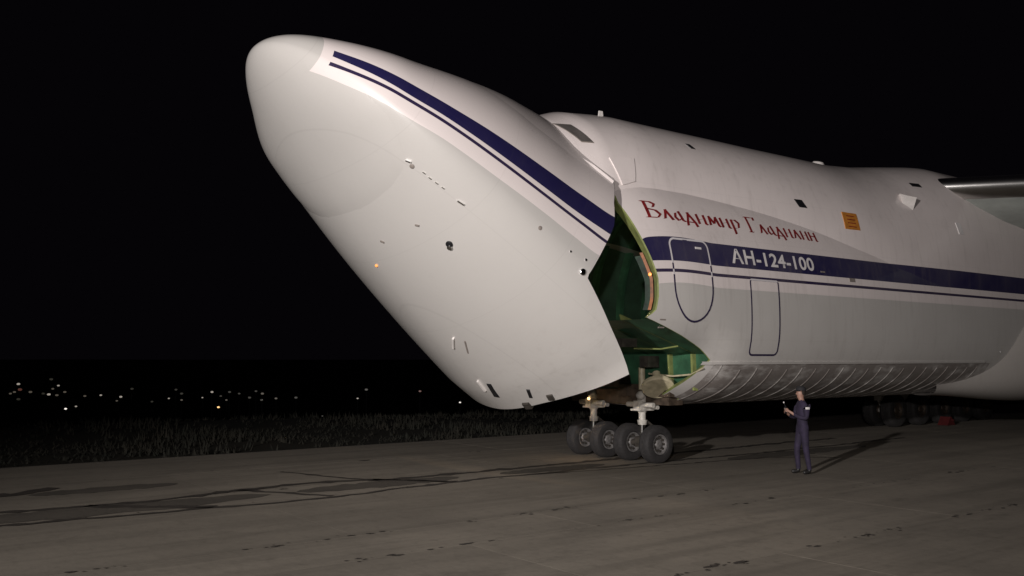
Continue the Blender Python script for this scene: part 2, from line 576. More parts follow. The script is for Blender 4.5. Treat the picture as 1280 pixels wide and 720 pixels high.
def on_upl(X, z, off=.01):
    t = upl_th(X, z)
    y, zz = upl(np.array(X), np.array(t))
    y2, z2 = upl(np.array(X), np.array(t + .02))
    ny, nz = -(z2 - zz), (y2 - y)
    L = math.hypot(ny, nz) + 1e-9
    return (X, -(float(y) + off * float(ny / L)), float(zz) + off * float(nz / L))


def patch(poly_fn, nu=6, nv=6, corners=None, thick=.012):
    """raised quad patch: corners (X,z) tl, tr, br, bl mapped on a surface"""
    tl, tr, br, bl = [np.array(c, float) for c in corners]
    top, bot = [], []
    for i in range(nu):
        r1, r0 = [], []
        for j in range(nv):
            u, v = i / (nu - 1), j / (nv - 1)
            p = (tl * (1 - v) + tr * v) * (1 - u) + (bl * (1 - v) + br * v) * u
            r1.append(poly_fn(p[0], p[1], thick)); r0.append(poly_fn(p[0], p[1], -.02))
        top.append(r1); bot.append(r0)
    mbx = MB()
    mbx.grid(top)
    T, B = np.array(top), np.array(bot)
    for a, b in ((T[0], B[0]), (T[-1], B[-1]), (T[:, 0], B[:, 0]), (T[:, -1], B[:, -1])):
        mbx.grid(np.stack([a, b], 0))
    return mbx


# --- flight-deck side windows, upper-deck windows, placards and small fittings
def win(fn, corners, frame=.06):
    tl, tr, br, bl = [np.array(c, float) for c in corners]
    cen = (tl + tr + br + bl) / 4
    big = [cen + (p - cen) * (1 + frame) for p in (tl, tr, br, bl)]
    f = patch(fn, corners=big, thick=.012).build("window_frame", M['frame'], plane, angle=30)
    g = patch(fn, corners=corners, thick=.02).build("pane", M['glass'], f, angle=30)
    return f


win(on_upl, [(-3.12, 7.98), (-2.80, 7.96), (-2.60, 7.50), (-2.86, 7.50)], .10)
win(on_upl, [(-4.0, 7.60), (-3.55, 7.80), (-3.3, 7.3), (-3.75, 7.1)], .08)


def outline(pts, fn, w=.045, off=.016, closed=True):
    """painted line following pts (X,z) on the surface"""
    n = len(pts); P = []
    for i in range(n):
        a, b = np.array(pts[(i - 1) % n]), np.array(pts[(i + 1) % n])
        d = b - a; d /= np.linalg.norm(d); nn = np.array((-d[1], d[0]))
        p = np.array(pts[i])
        P.append([fn(*(p + nn * w / 2), off), fn(*(p - nn * w / 2), off)])
    if closed: P.append(P[0])
    m = MB(); m.grid(P)
    return m


def door_poly(x0, x1, zt, zb, rt, rb, n=9):
    pts = []
    def arc(cx, cz, rx, rz, a0, a1):
        for k in range(n):
            a = math.radians(a0 + (a1 - a0) * k / (n - 1)); pts.append((cx + rx * math.cos(a), cz + rz * math.sin(a)))
    def seg(p, q, m):
        for k in range(1, m): pts.append((p[0] + (q[0] - p[0]) * k / m, p[1] + (q[1] - p[1]) * k / m))
    arc(x0 + rt, zt - rt, rt, rt, 180, 90)
    arc(x1 - rt, zt - rt, rt, rt, 90, 0)
    seg((x1, zt - rt), (x1, zb + rb[1]), 8)
    arc(x1 - rb[0], zb + rb[1], rb[0], rb[1], 0, -90)
    arc(x0 + rb[0], zb + rb[1], rb[0], rb[1], -90, -180)
    seg((x0, zb + rb[1]), (x0, zt - rt), 8)
    return pts


def door(name, pts, label):
    cx = sum(p[0] for p in pts) / len(pts)
    # panel: strips between the left and right outline at matching heights
    zs = np.linspace(min(p[1] for p in pts) + .01, max(p[1] for p in pts) - .01, 22)
    rows = []
    for zq in zs:
        xs_ = []
        for i in range(len(pts)):
            a, b = pts[i], pts[(i + 1) % len(pts)]
            if (a[1] - zq) * (b[1] - zq) <= 0 and a[1] != b[1]:
                xs_.append(a[0] + (b[0] - a[0]) * (zq - a[1]) / (b[1] - a[1]))
        rows.append([on_hull(x, zq, .008) for x in np.linspace(min(xs_), max(xs_), 6)])
    m = MB(); m.grid(rows)
    d = m.build(name, M['livery'], plane)
    d['label'] = label
    outline(pts, on_hull).build("door_outline", M['outline'], d)
    return d


d1 = door("crew_door", door_poly(-1.44, -.20, 5.27, 3.40, .17, (.62, .80), 10), "round-bottomed door outline across the blue stripe")
mb = patch(on_hull, 3, 3, [(-.62, 5.12), (-.42, 5.12), (-.42, 5.07), (-.62, 5.07)], .02)
mb.build("handle", M['letter'], d1)
door("service_door", door_poly(1.17, 2.24, 4.46, 2.66, .06, (.12, .12), 6), "square door outline below the thin stripe")


def strip_letters(name, glyphs, x0, mapf, mat, parent):
    pass


# white type lettering on the stripe
def text_mesh(body, offset):
    cu = bpy.data.curves.new("lettering", 'FONT')
    cu.body = body; cu.offset = offset; cu.resolution_u = 4; cu.space_character = 1.05
    to = bpy.data.objects.new("lettering", cu); COL.objects.link(to)
    bpy.context.view_layer.update()
    me = bpy.data.meshes.new_from_object(to.evaluated_get(bpy.context.evaluated_depsgraph_get()))
    bpy.data.objects.remove(to); bpy.data.curves.remove(cu)
    return me


me = text_mesh("АН-124-100", .022)
vx = np.array([v.co[:2] for v in me.vertices])
lo, hi = vx.min(0), vx.max(0)
for v in me.vertices:
    X = .61 + (v.co.x - lo[0]) / (hi[0] - lo[0]) * 3.27
    z = 4.815 + (v.co.y - lo[1]) / (hi[1] - lo[1]) * .365
    v.co = on_hull(X, z, .014)
me.materials.clear(); me.materials.append(M['letter'])
link(bpy.data.objects.new("type_lettering", me), plane)

# red hand-painted lettering: broad-pen strokes, x-height 1
G = {
 'В': (1.05, [[(.18, 1.62), (.18, 0)], [(0, 1.62), (.55, 1.62), (.78, 1.42), (.62, 1.08), (.2, .88)], [(.2, .88), (.7, .78), (.92, .42), (.7, .06), (0, .0)]]),
 'Г': (1.00, [[(.18, 1.62), (.18, 0)], [(0, 1.6), (.62, 1.6), (.85, 1.66), (.85, 1.36)], [(0, 0), (.38, 0)]]),
 'л': (.80, [[(.0, .02), (.12, .06), (.34, 1.0)], [(.30, 1.0), (.64, .0), (.74, .06)]]),
 'а': (.78, [[(.52, .98), (.16, .78), (.06, .34), (.24, .02), (.52, .30)], [(.42, 1.0), (.56, .10), (.72, .0)]]),
 'д': (.86, [[(.06, -.34), (.10, .02), (.36, 1.02)], [(.28, 1.02), (.66, .02), (.74, -.36)], [(.06, .04), (.72, .04)]]),
 'и': (.84, [[(.10, 1.0), (.12, 0)], [(.62, 1.0), (.62, .08), (.74, .0)], [(.12, .42), (.62, .62)]]),
 'м': (.98, [[(.0, .0), (.14, .06), (.22, 1.0)], [(.20, 1.0), (.46, .25)], [(.46, .25), (.72, 1.0)], [(.70, 1.0), (.80, .08), (.90, .0)]]),
 'р': (.82, [[(.14, 1.0), (.16, -.52)], [(.14, .92), (.46, 1.02), (.68, .70), (.56, .20), (.18, .06)]]),
 'н': (.84, [[(.10, 1.0), (.12, 0)], [(.62, 1.0), (.62, .08), (.74, .0)], [(.12, .56), (.62, .52)]]),
}


def brush_word(word, X0, X1, zb_fn, xh):
    total = sum(G[c][0] for c in word)
    sx = (X1 - X0) / total
    m = MB(); xc = 0; k = 0
    for ch in word:
        adv, strokes = G[ch]
        for st in strokes:
            for (ax, ay), (bx, by) in zip(st[:-1], st[1:]):
                L = math.hypot(bx - ax, by - ay); n = max(1, int(L / .35))
                # pen nib: broad on downstrokes, thin on side strokes
                nx, ny = .095, .045
                k += 1
                rows = []
                for i in range(n + 1):
                    t = i / n; px, py = ax + (bx - ax) * t, ay + (by - ay) * t
                    rows.append([on_hull(X0 + (xc + px + s_ * nx) * sx, zb_fn(X0 + (xc + px) * sx) + (py + s_ * ny) * xh, .012 + .0006 * (k % 5)) for s_ in (-1, 1)])
                m.grid(rows)
        xc += adv
    return m


zb_name = lambda X: 5.735 - .012 * (X + 1.9)
brush_word("Владимир", -1.86, 1.36, zb_name, .245).build("name_lettering", M['red'], plane)
brush_word("Гладилин", 1.62, 4.46, lambda X: zb_name(X) - .01, .245).build("name_lettering", M['red'], plane)

# small fittings along the body
patch(on_upl, 4, 4, [(3.92, 6.78), (4.22, 6.78), (4.36, 6.57), (4.06, 6.57)], .015).build("upper_window", M['black'], plane)
pl = patch(on_upl, 5, 5, [(5.80, 6.60), (6.45, 6.60), (6.45, 6.12), (5.80, 6.12)], .015).build("warning_placard", M['placard'], plane)
mb = MB()
for zz in (6.5, 6.4, 6.3, 6.2):
    mb.grid([[on_upl(5.94 + q * .36 / 4, zz + h, .02) for q in range(5)] for h in (-.012, .012)])
mb.build("warning_print", M['red'], pl)


def oriented_box(name, p, size, mat, parent=plane, tilt=0.0):
    m = MB(); m.box(p, size, rot=Matrix.Rotation(tilt, 3, 'X') @ Matrix.Rotation(-.5, 3, 'Z'))
    return m.build(name, mat, parent, smooth=False)


P_ = on_upl(9.45, 7.28, .0)
lamp_box = oriented_box("wing_inspection_light", P_, (.40, .30, .40), M['white'], tilt=.35)
patch(on_upl, 3, 3, [(10.35, 8.02), (10.75, 8.02), (10.75, 7.9), (10.35, 7.9)], .015).build("upper_window", M['black'], plane)
patch(on_upl, 3, 3, [(.65, 7.95), (.8, 7.95), (.88, 7.82), (.73, 7.82)], .015).build("vent", M['black'], plane)
patch(on_upl, 3, 3, [(11.5, 6.78), (11.77, 6.78), (11.85, 6.42), (11.58, 6.42)], .015).build("label_plate", M['letter'], plane)
patch(on_hull, 3, 3, [(-1.86, 3.44), (-1.70, 3.44), (-1.70, 3.41), (-1.86, 3.41)], .012).build("vent", M['frame'], plane)
patch(on_hull, 3, 3, [(-1.84, 3.27), (-1.68, 3.27), (-1.68, 3.24), (-1.84, 3.24)], .012).build("vent", M['frame'], plane)
patch(on_hull, 3, 3, [(4.15, 4.84), (4.32, 4.84), (4.32, 4.80), (4.15, 4.80)], .012).build("vent", M['frame'], plane)
patch(on_hull, 3, 3, [(5.4, 4.72), (5.65, 4.72), (5.65, 4.62), (5.4, 4.62)], .012).build("vent", M['frame'], plane)
mb = MB(); mb.box((-1.05, -.75, 8.68), (.16, .05, .20), taper=.7); mb.build("antenna", M['white'], plane, smooth=False)
mb = MB(); mb.lathe([(.22, -.1), (.22, .05), (.15, .14), (0, .17)], (8.0, -.85, 8.52), (0, -.25, 1), 16); mb.build("beacon", M['white'], plane)

# hinge fairing beside the visor top
mb = patch(on_upl, 5, 5, [(-2.35, 7.12), (-1.62, 7.20), (-1.72, 6.62), (-2.1, 6.50)], .028)
mb.build("hinge_fairing", M['livery'], plane)

# --- landing-gear sponson
mb = MB()
NXs = 36; rows = []
for i in range(NXs):
    t = i / (NXs - 1); X = 11.4 + t * 15.6
    g = min(1, (t / .34)) ; g = g * g * (3 - 2 * g)
    hy, hz = .5 + 1.15 * g, .30 + 1.30 * g
    cy, cz = -2.1 - .42 * g, 1.72 + 1.02 * g
    ring = []
    for k in range(30):
        a = 2 * math.pi * k / 30
        cx_, sx_ = math.cos(a), math.sin(a)
        ring.append((X, cy + hy * abs(cx_) ** .8 * (1 if cx_ > 0 else -1), cz + hz * abs(sx_) ** .85 * (1 if sx_ > 0 else -1)))
    rows.append(ring)
mb.grid(rows, closed=True)
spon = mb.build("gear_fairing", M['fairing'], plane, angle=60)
mb2 = MB(); mb2.v = [(x, -y, z) for x, y, z in mb.v]; mb2.f = list(mb.f); mb2.m = list(mb.m)
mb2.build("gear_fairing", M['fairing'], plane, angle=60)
mb = MB(); mb.lathe([(.13, 0), (.13, .08), (.10, .12), (0, .14)], (15.6, -4.13, 2.40), (-.35, -.9, -.1), 16)
mb.build("fairing_light", M['chrome'], plane)

# --- port wing root with polished leading edge
LE = Vector((11.95, -2.6, 8.24)); SW, DI = .62, -.02
lower = [(0, -.30), (.25, -.52), (1.0, -.78), (2.5, -1.11), (5, -1.41), (8, -1.36), (11, -.8), (13.5, -.05)]
upper = [(13.5, .05), (10, .3), (6, .5), (3, .45), (1.2, .25), (.5, .12)]
nose_ = [(.08, .16), (-.02, 0), (.02, -.12)]
mb = MB(); rows = []
for d in np.linspace(-1.5, 14, 14):
    k = 1 - .035 * max(d, 0)
    rows.append([(LE.x + SW * d + x * k, LE.y - d, LE.z + DI * d + z * k) for x, z in lower[1:] + upper])
mb.grid(rows, closed=True)
wing = mb.build("wing", M['wing'], plane, angle=50)
mb = MB(); rows = []
slat = [(.65, .16), (.38, .15), (.18, .11), (.05, .03), (-.03, -.08), (-.02, -.22), (.06, -.36), (.20, -.48), (.36, -.56), (.5, -.30)]
for d in np.linspace(-.6, 14, 14):
    rows.append([(LE.x + SW * d + x - .05, LE.y - d, LE.z + DI * d + z) for x, z in slat])
mb.grid(rows, closed=True)
mb.build("slat", M['alu'], wing, angle=40)

# ------------------------------------------------------------------ raised nose
visor_m = Matrix.Translation((HINGE[0], 0, HINGE[1])) @ Matrix.Rotation(OPEN, 4, 'Y') @ Matrix.Translation((-HINGE[0], 0, -HINGE[1]))


def seam_x(z):                      # radome joint on the closed nose: slants aft towards the chin
    return np.interp(z, [1.8, 2.3, 2.45, 2.7, 2.98, 3.4, 3.64, 4.5, 6], [-6.3, -6.2, -6.14, -6.25, -6.44, -7.3, -8.1, -8.86, -8.9])


vz = hull(np.full_like(TH, -1.0), TH)[1]
jv = jx(J_VIS, vz)
NV = 90
uu = np.linspace(0, 1, NV) ** 1.9
Xv = -XT + uu[:, None] * (jv[None, :] + XT)
Tv = np.repeat(TH[None, :], NV, 0)
yv, zv = hull(Xv, Tv)
mb = MB()
mb.grid(np.concatenate([np.stack([Xv, -yv, zv], -1)[:, ::-1], np.stack([Xv, yv, zv], -1)[:, 1:]], 1))
visor = mb.build("nose_visor", M['livery'], plane, angle=60)
visor.matrix_world = visor_m
# inner lining and edge
yi, zi = hull(jv, TH, .20)
mb = MB()
a_ = np.stack([jv, -yv[-1], zv[-1]], -1); b_ = np.stack([jv - .02, -yi, zi], -1)
a2 = a_ * [1, -1, 1]; b2 = b_ * [1, -1, 1]
mb.grid(np.stack([np.concatenate([a_[::-1], a2[1:]]), np.concatenate([b_[::-1], b2[1:]])], 0))
Xin = -XT + 1.2 + np.linspace(0, 1, 24)[:, None] * (jv[None, :] - .02 + XT - 1.2)
yin, zin = hull(Xin, np.repeat(TH[None, :], 24, 0), .20)
mb.grid(np.concatenate([np.stack([Xin, -yin, zin], -1)[:, ::-1], np.stack([Xin, yin, zin], -1)[:, 1:]], 1))
mb.build("visor_lining", M['darkgreen'], visor)
sm_ = lambda t: (lambda q: q * q * (3 - 2 * q))(np.clip(t, 0, 1))
# chin radome: slightly proud shell ahead of the slanting seam
NR = 40
TR = np.linspace(0.05, np.pi, 60)
zr = hull(np.full_like(TR, -7.5), TR)[1]
rows_p = []
for t in TR:
    xs = np.linspace(-9.6, -6, 200)
    zz = hull(xs, np.full_like(xs, t))[1]
    k = np.argmax(xs > seam_x(zz)); xe = xs[k] if k > 0 else xs[-1]
    w_ = np.linspace(0, 1, NR) ** 1.7
    X = -XT + .02 + w_ * (xe + XT - .02)
    low_ = float(sm_((t - 1.65) / .9))
    prot = (.095 * low_ * (1 - w_ ** 9) * np.clip(w_ * 1.6, 0, 1)) - .006 * (1 - low_) - .004
    y, z = hull(X, np.full(NR, t), 0)
    a, b, w0, z0, _, _ = sect(X)
    rows_p.append(np.stack([X, -(y + prot * y / np.maximum(w0, .2)), z + prot * (z - z0) / np.maximum((a - b) / 2, .2)], -1))
    end = rows_p[-1][-1]
R_ = np.array(rows_p)
mb = MB(); mb.grid(R_); mb.grid(R_ * [1, -1, 1])
radome = mb.build("radome", M['livery'], visor, angle=50)


def on_vis(X, z, off=.01):
    y = float(hull_y(X, z))
    e = .02
    dyx = (float(hull_y(X + e, z)) - float(hull_y(X - e, z))) / (2 * e)
    dyz = (float(hull_y(X, z + e)) - float(hull_y(X, z - e))) / (2 * e)
    n = Vector((-dyx, 1, -dyz)).normalized()
    return Vector((X + n.x * off, -(y + n.y * off), z + n.z * off)), Vector((n.x, -n.y, n.z))


def fit_disc(name, X, z, r, h, mat, parent=visor):
    p, n = on_vis(X, z, -.01)
    m = MB(); m.lathe([(r, 0), (r, h), (r * .8, h * 1.3), (0, h * 1.4)], p, n, 16)
    return m.build(name, mat, parent)


def fit_plate(name, X, z, L, W, ang, mat, off=.02, parent=visor):
    p, n = on_vis(X, z, off)
    t = Vector((1, 0, 0)); t = (t - n * t.dot(n)).normalized(); b = n.cross(t)
    t2 = t * math.cos(ang) + b * math.sin(ang); b2 = n.cross(t2)
    R = Matrix((t2, b2, n)).transposed()
    m = MB(); m.box(p, (L, W, off * 2 + .01), rot=R, taper=.85)
    return m.build(name, mat, parent, smooth=False)


s1 = fit_disc("sensor_port", -4.71, 2.51, .075, .03, M['black'])
p, n = on_vis(-4.66, 2.49, .04)
mb = MB(); mb.lathe([(.05, 0), (.05, .02), (0, .04)], p, n, 12); mb.build("sensor_cap", M['chrome'], s1)
fit_disc("sensor_port", -3.74, 3.58, .045, .015, M['frame'])
fit_disc("sensor_port", -6.38, 3.03, .05, .02, M['frame'])
fit_plate("static_plate", -5.26, 3.03, .17, .035, .25, M['chrome'])
fit_plate("static_plate", -6.5, 3.06, .12, .03, .6, M['chrome'])
for X, z in ((-6.15, 3.05), (-6.0, 3.04), (-5.85, 3.04), (-5.7, 3.04)):
    fit_plate("static_plate", X, z, .07, .02, .2, M['alu'], .012)
fit_plate("static_plate", -5.37, 2.50, .10, .03, .9, M['frame'], .012)
fit_plate("static_plate", -5.37, 2.22, .10, .03, .9, M['frame'], .012)
fit_disc("edge_latch", -2.42, 3.50, .07, .04, M['chrome'])
fit_disc("edge_latch", -2.50, 3.75, .03, .02, M['chrome'])
fit_disc("edge_latch", -2.9, 3.65, .025, .02, M['chrome'])


def probe(name, p, size, ry, mat):
    m = MB(); m.box(p, size, rot=Matrix.Rotation(ry, 3, 'Y'), taper=.8)
    return m.build(name, mat, visor, smooth=False)


def belly_box(name, X, Y, size, ang, mat, off=.0):
    a, b, w, z0, nu, nl = [float(v) for v in sect(X)]
    z = z0 - (z0 - b) * (1 - min(.999, abs(Y) / w) ** nl) ** (1 / nl)
    e = .03
    zx = z0 - (float(sect(X + e)[3]) - float(sect(X + e)[1])) * (1 - min(.999, abs(Y) / w) ** nl) ** (1 / nl)
    zy = z0 - (z0 - b) * (1 - min(.999, abs(Y + e) / w) ** nl) ** (1 / nl)
    n = Vector(((zx - z) / e, (zy - z) / e, -1)).normalized()
    t = Vector((math.cos(ang), math.sin(ang), 0)); t = (t - n * t.dot(n)).normalized(); b2 = n.cross(t)
    m = MB(); m.box(Vector((X, Y, z)) + n * off, size, rot=Matrix((t, b2, n)).transposed(), taper=.85)
    return m.build(name, mat, visor, smooth=False)


belly_box("latch_plate", -2.60, -.55, (.42, .05, .10), .75, M['white'])
belly_box("latch_slot", -2.40, -.80, (.44, .045, .02), .55, M['frame'])
belly_box("latch_plate", -1.25, -.25, (.40, .06, .10), .2, M['white'])
belly_box("latch_slot", -1.05, -.45, (.50, .14, .03), .3, M['black'])
belly_box("latch_slot", -.70, -1.30, (.34, .09, .03), .5, M['black'])
belly_box("latch_lug", -.36, -.95, (.22, .20, .10), .2, M['steel'])
belly_box("latch_lug", -.40, -1.65, (.18, .16, .08), .3, M['steel'])
mb = MB(); mb.lathe([(0, 0), (.035, .01), (.03, .04), (0, .05)], (-4.9, -.02, float(sect(-4.9)[1]) + .01), (0, 0, -1), 10)
mb.build("belly_lamp", M['glow'], visor)


# hinge fairing strip along the shoulder of the raised nose
mb = MB(); rows = []
for i in range(12):
    X = -3.3 + i * .085
    zc_ = 6.30 - .012 * i
    g_ = .05 * min(1, i / 5)
    rows.append([on_vis(X, zc_ + dz, o_)[0] for dz, o_ in ((.16, -.004), (.03, g_), (0, g_), (-.035, -.004))])
mb.grid(rows)
mb.build("hinge_strip", M['livery'], visor, angle=20)
# raised hinge lobe behind it, over the top of the nose
mb = MB(); rows = []
th_s = theta_for(6.20)
for i in range(18):
    row = []
    for k in range(-16, 17):
        t = abs(k) / 16 * th_s
        zq = float(hull(np.array(-1.0), np.array(t))[1])
        xe = float(jx(J_VIS, zq))
        X = -6.6 + (xe + .02 + 6.6) * i / 17
        y, z = [float(q) for q in hull(np.array(X), np.array(t))]
        bmp = .30 * float(sm_((th_s - t) / (th_s * .8))) * float(sm_((X + 6.6) / 3.6)) - .012
        row.append((X, (y + bmp * .55 * math.sin(t * 1.3)) * (1 if k > 0 else -1), z + bmp * math.cos(t * .8)))
    rows.append(row)
rows.append([(x + .05, y * .9, z - .3) for x, y, z in rows[-1]])
mb.grid(rows)
mb.build("hinge_lobe", M['livery'], visor, angle=60)


# ------------------------------------------------------------------ wheels and gear legs
def wheel_meshes(R, W, r_rim, mat_):
    t = MB()
    h = W / 2
    prof = [(r_rim, -h * .72), (r_rim * 1.12, -h * .92), (R * .80, -h), (R * .93, -h * .86), (R * .985, -h * .55)]
    for g in (-.42, -.14, .14, .42):
        prof += [(R, h * (g - .09)), (R - .012, h * (g - .03)), (R - .012, h * (g + .03)), (R, h * (g + .09))]
    prof += [(R * .985, h * .55), (R * .93, h * .86), (R * .80, h), (r_rim * 1.12, h * .92), (r_rim, h * .72)]
    t.lathe(prof, (0, 0, 0), (0, 1, 0), 40)
    tm = t.mesh("tyre", M['rubber'], angle=40)
    r = MB()
    pr = [(r_rim * 1.02, -h * .70), (r_rim * .98, -h * .82), (r_rim * .86, -h * .78), (r_rim * .78, -h * .45), (r_rim * .52, -h * .38), (r_rim * .42, -h * .60), (r_rim * .22, -h * .68), (0, -h * .68)]
    r.lathe(pr, (0, 0, 0), (0, 1, 0), 28)
    r.lathe([(a, -b) for a, b in pr], (0, 0, 0), (0, 1, 0), 28)
    for sgn in (-1, 1):
        for k in range(9):
            a = 2 * math.pi * k / 9
            c = (math.cos(a) * r_rim * .66, sgn * h * .40, math.sin(a) * r_rim * .66)
            r.lathe([(.03, 0), (.03, .045), (0, .05)], c, (0, sgn, 0), 8, 1)
    rm = r.mesh("rim", [mat_, M['steel']], angle=30)
    return tm, rm


tyreN, rimN = wheel_meshes(.47, .37, .25, M['rim'])
tyreM, rimM = wheel_meshes(.63, .50, .30, M['brown'])  # main rims in a darker tone, painting in the shade under the belly


def child(name, me, parent, loc):
    o = bpy.data.objects.new(name, me); o.location = loc
    return link(o, parent)


# nose gear leg (port one first), built about its own ground point
mb = MB()
mb.tube([(0, 0, 2.35), (0, 0, 1.70)], .085, 16, 1)                                  # upper cylinder, cream
mb.tube([(0, 0, 1.80), (0, 0, 1.28), (0, 0, 1.22)], [.115, .125, .10], 18)           # main barrel
mb.tube([(0, 0, 1.24), (0, 0, 1.02)], .09, 16)
mb.tube([(0, 0, 1.04), (0, 0, .92)], [.13, .11], 16)
mb.tube([(0, -.42, 1.73), (0, .42, 1.73)], .065, 12)                               # trunnion
mb.tube([(-.08, -.47, 1.42), (-.08, .43, 1.42)], .065, 12)                         # steering cylinders
mb.tube([(.10, -.45, 1.36), (.10, .40, 1.36)], .05, 10)
mb.box((0, 0, 1.42), (.42, .20, .20)); mb.box((0, 0, 1.30), (.5, .34, .05))
mb.tube([(0, -.46, .465), (0, .46, .465)], .08, 12, 2)                               # axle
mb.box((0, 0, .50), (.28, .24, .26), 2)
mb.tube([(.12, -.05, 1.0), (.36, -.05, .86), (.15, -.05, .66)], .035, 8, 2)        # torque link
mb.tube([(.12, .05, 1.0), (.36, .05, .86), (.15, .05, .66)], .035, 8, 2)
leg_me = mb.mesh("nose_gear_leg", [M['strut'], M['cream'], M['steel']], angle=35)
mb = MB(); mb.tube([(0, 0, .95), (0, 0, .52)], .075, 16); piston_me = mb.mesh("piston", M['chrome'])
mb = MB(); mb.lathe([(.10, 0), (.11, .03), (.10, .10), (.06, .16)], (0, 0, 0), (-1, 0, 0), 16); lamp_me = mb.mesh("taxi_light", M['strut'])
mb = MB(); mb.lathe([(.085, .0), (.05, .02), (0, .03)], (0, 0, 0), (-1, 0, 0), 14); lens_me = mb.mesh("lens", M['glass'])
GX = .16
for yy in (-.90, .90):
    g = child("nose_gear_leg", leg_me, plane, (GX, yy, 0))
    child("piston", piston_me, g, (0, 0, 0))
    for w in (-.46, .46):
        child("tyre", tyreN, g, (0, w, .465)); child("rim", rimN, g, (0, w, .465))
    child("taxi_light", lamp_me, g, (-.12, -.12, 1.66))
mb = MB(); mb.lathe([(0, 0), (.035, .01), (.04, .04), (0, .06)], (GX - .22, .85, 1.52), (-.7, -.7, 0), 10)
mb.build("gear_lamp", M['lamp'], plane)



def bulb(name, loc, power, color, radius):
    d = bpy.data.lights.new(name, 'POINT'); d.energy = power; d.color = color; d.shadow_soft_size = radius
    o = bpy.data.objects.new(name, d); COL.objects.link(o); o.location = loc
    return o


bulb("gear_lamp_bulb", (GX - .9, .45, 1.15), 9, (1.0, .70, .44), .05)            # the small lit lamp on the nose gear
bulb("hold_lamp_bulb", (-.9, -.6, 5.6), 110, (1.0, .72, .46), .15)                   # hold lighting just inside the opening

# main gear legs
mb = MB()
mb.tube([(0, 0, 2.0), (0, 0, .95)], [.17, .15], 16)
mb.tube([(0, -.40, .62), (0, .40, .62)], .10, 12)
mb.tube([(0, 0, .95), (-.10, 0, .62)], [.15, .14], 12)
mb.tube([(-.5, 0, 1.25), (-.30, 0, .90), (0, 0, .62)], .07, 10)
mb.box((-.42, -.05, 1.15), (.22, .3, .3))
main_me = mb.mesh("main_gear_leg", M['strut'])
for yy, x0, n in ((2.05, 16.25, 5), (-2.55, 19.6, 4)):
    for k in range(n):
        g = child("main_gear_leg", main_me, plane, (x0 + 1.72 * k, yy, 0))
        for w in (-.36, .36):
            child("tyre", tyreM, g, (0, w, .625)); child("rim", rimM, g, (0, w, .625))

# lamp inside the hold, behind the near edge of the opening
mb = MB(); mb.lathe([(0, 0), (.03, .01), (.04, .04), (0, .06)], (-1.95, -3.27, 4.42), (-.8, -.5, 0), 12)
mb.build("hold_lamp", M['glow'], plane)


# ------------------------------------------------------------------ ground
def ground_material(name, base, alt, scale, rough=.95, bump=.5, streaks=False):
    N = NT(name)
    c = N.n('ShaderNodeNewGeometry').outputs['Position']
    a = N.noise(c, scale, 8, .62); b = N.noise(c, scale * 9, 4)
    big = N.ramp(N.noise(N.scale(c, (.35, 1.0, 1)), scale * .35, 5), .35, .68)
    col = N.mix(N.ramp(a, .3, .72), rgb(*base), rgb(*alt))
    col = N.mix(N.math('MULTIPLY', big, .45), col, rgb(*[x * .62 for x in base]))
    col = N.mix(N.math('MULTIPLY', N.ramp(b, .52, .75), .35), col, rgb(*[x * .5 for x in base]))
    if streaks:
        tr = N.ramp(N.noise(N.scale(c, (.10, 1.6, 1)), 1.0, 6, .6), .46, .66)
        col = N.mix(N.math('MULTIPLY', tr, .42), col, rgb(*[x * .45 for x in base]))
        st = N.ramp(N.noise(N.scale(c, (.5, .9, 1)), .9, 7, .7), .58, .72)
        col = N.mix(N.math('MULTIPLY', st, .5), col, rgb(*[x * .38 for x in base]))
        oi = N.n('ShaderNodeObjectInfo').outputs['Random']
        col = N.mix(N.math('MULTIPLY', oi, .28), col, rgb(*[x * .55 for x in base]))
    N.l(col, N.b.inputs['Base Color'])
    N.b.inputs['Roughness'].default_value = rough
    N.b.inputs['Specular IOR Level'].default_value = .2
    N.bump(N.noise(c, scale * 14, 5), bump, .012)
    return N.mat


M['concrete'] = ground_material("worn_concrete", (.208, .184, .152), (.292, .258, .212), .55, streaks=True)
M['joint'] = ground_material("joint_filler", (.03, .027, .024), (.06, .052, .045), 1.2)
M['tar'] = ground_material("tar_seal", (.045, .039, .035), (.085, .073, .063), 2.0, .7)
M['field'] = ground_material("dry_grass_soil", (.014, .013, .009), (.028, .024, .016), .25)


def terrain(x, y):
    q = math.hypot(x - CAM.x, y - CAM.y)
    beyond = max(0.0, y - 8.0)
    f = min(1, beyond / 25.0)
    if q < 42: z = 0
    elif q < 150: z = -13 * ((q - 42) / 108) ** 1.15
    elif q < 500: z = -13 + (q - 150) * .03
    else: z = -2.5 + (min(q, 1100) - 500) * .006
    wob = (math.sin(x * .05) + math.sin(y * .043 + 1.3)) * .5 * min(1, max(0, q - 60) / 80)
    return -.06 + (z + wob) * f


xs = sorted(set([-3000, -1800, -1100, -700, -450] + list(range(-320, 420, 16)) + [520, 700, 1000, 1500, 2200, 3000]))
ys = sorted(set([-3000, -1000, -300, -100, -60, -40, -20] + list(range(-8, 80, 6)) + list(range(80, 420, 16)) + [520, 700, 1000, 1500, 2200, 3000]))
mb = MB()
mb.grid([[(x, y, terrain(x, y)) for y in ys] for x in xs])
tag(mb.build("field", M['field'], angle=180), kind='structure')

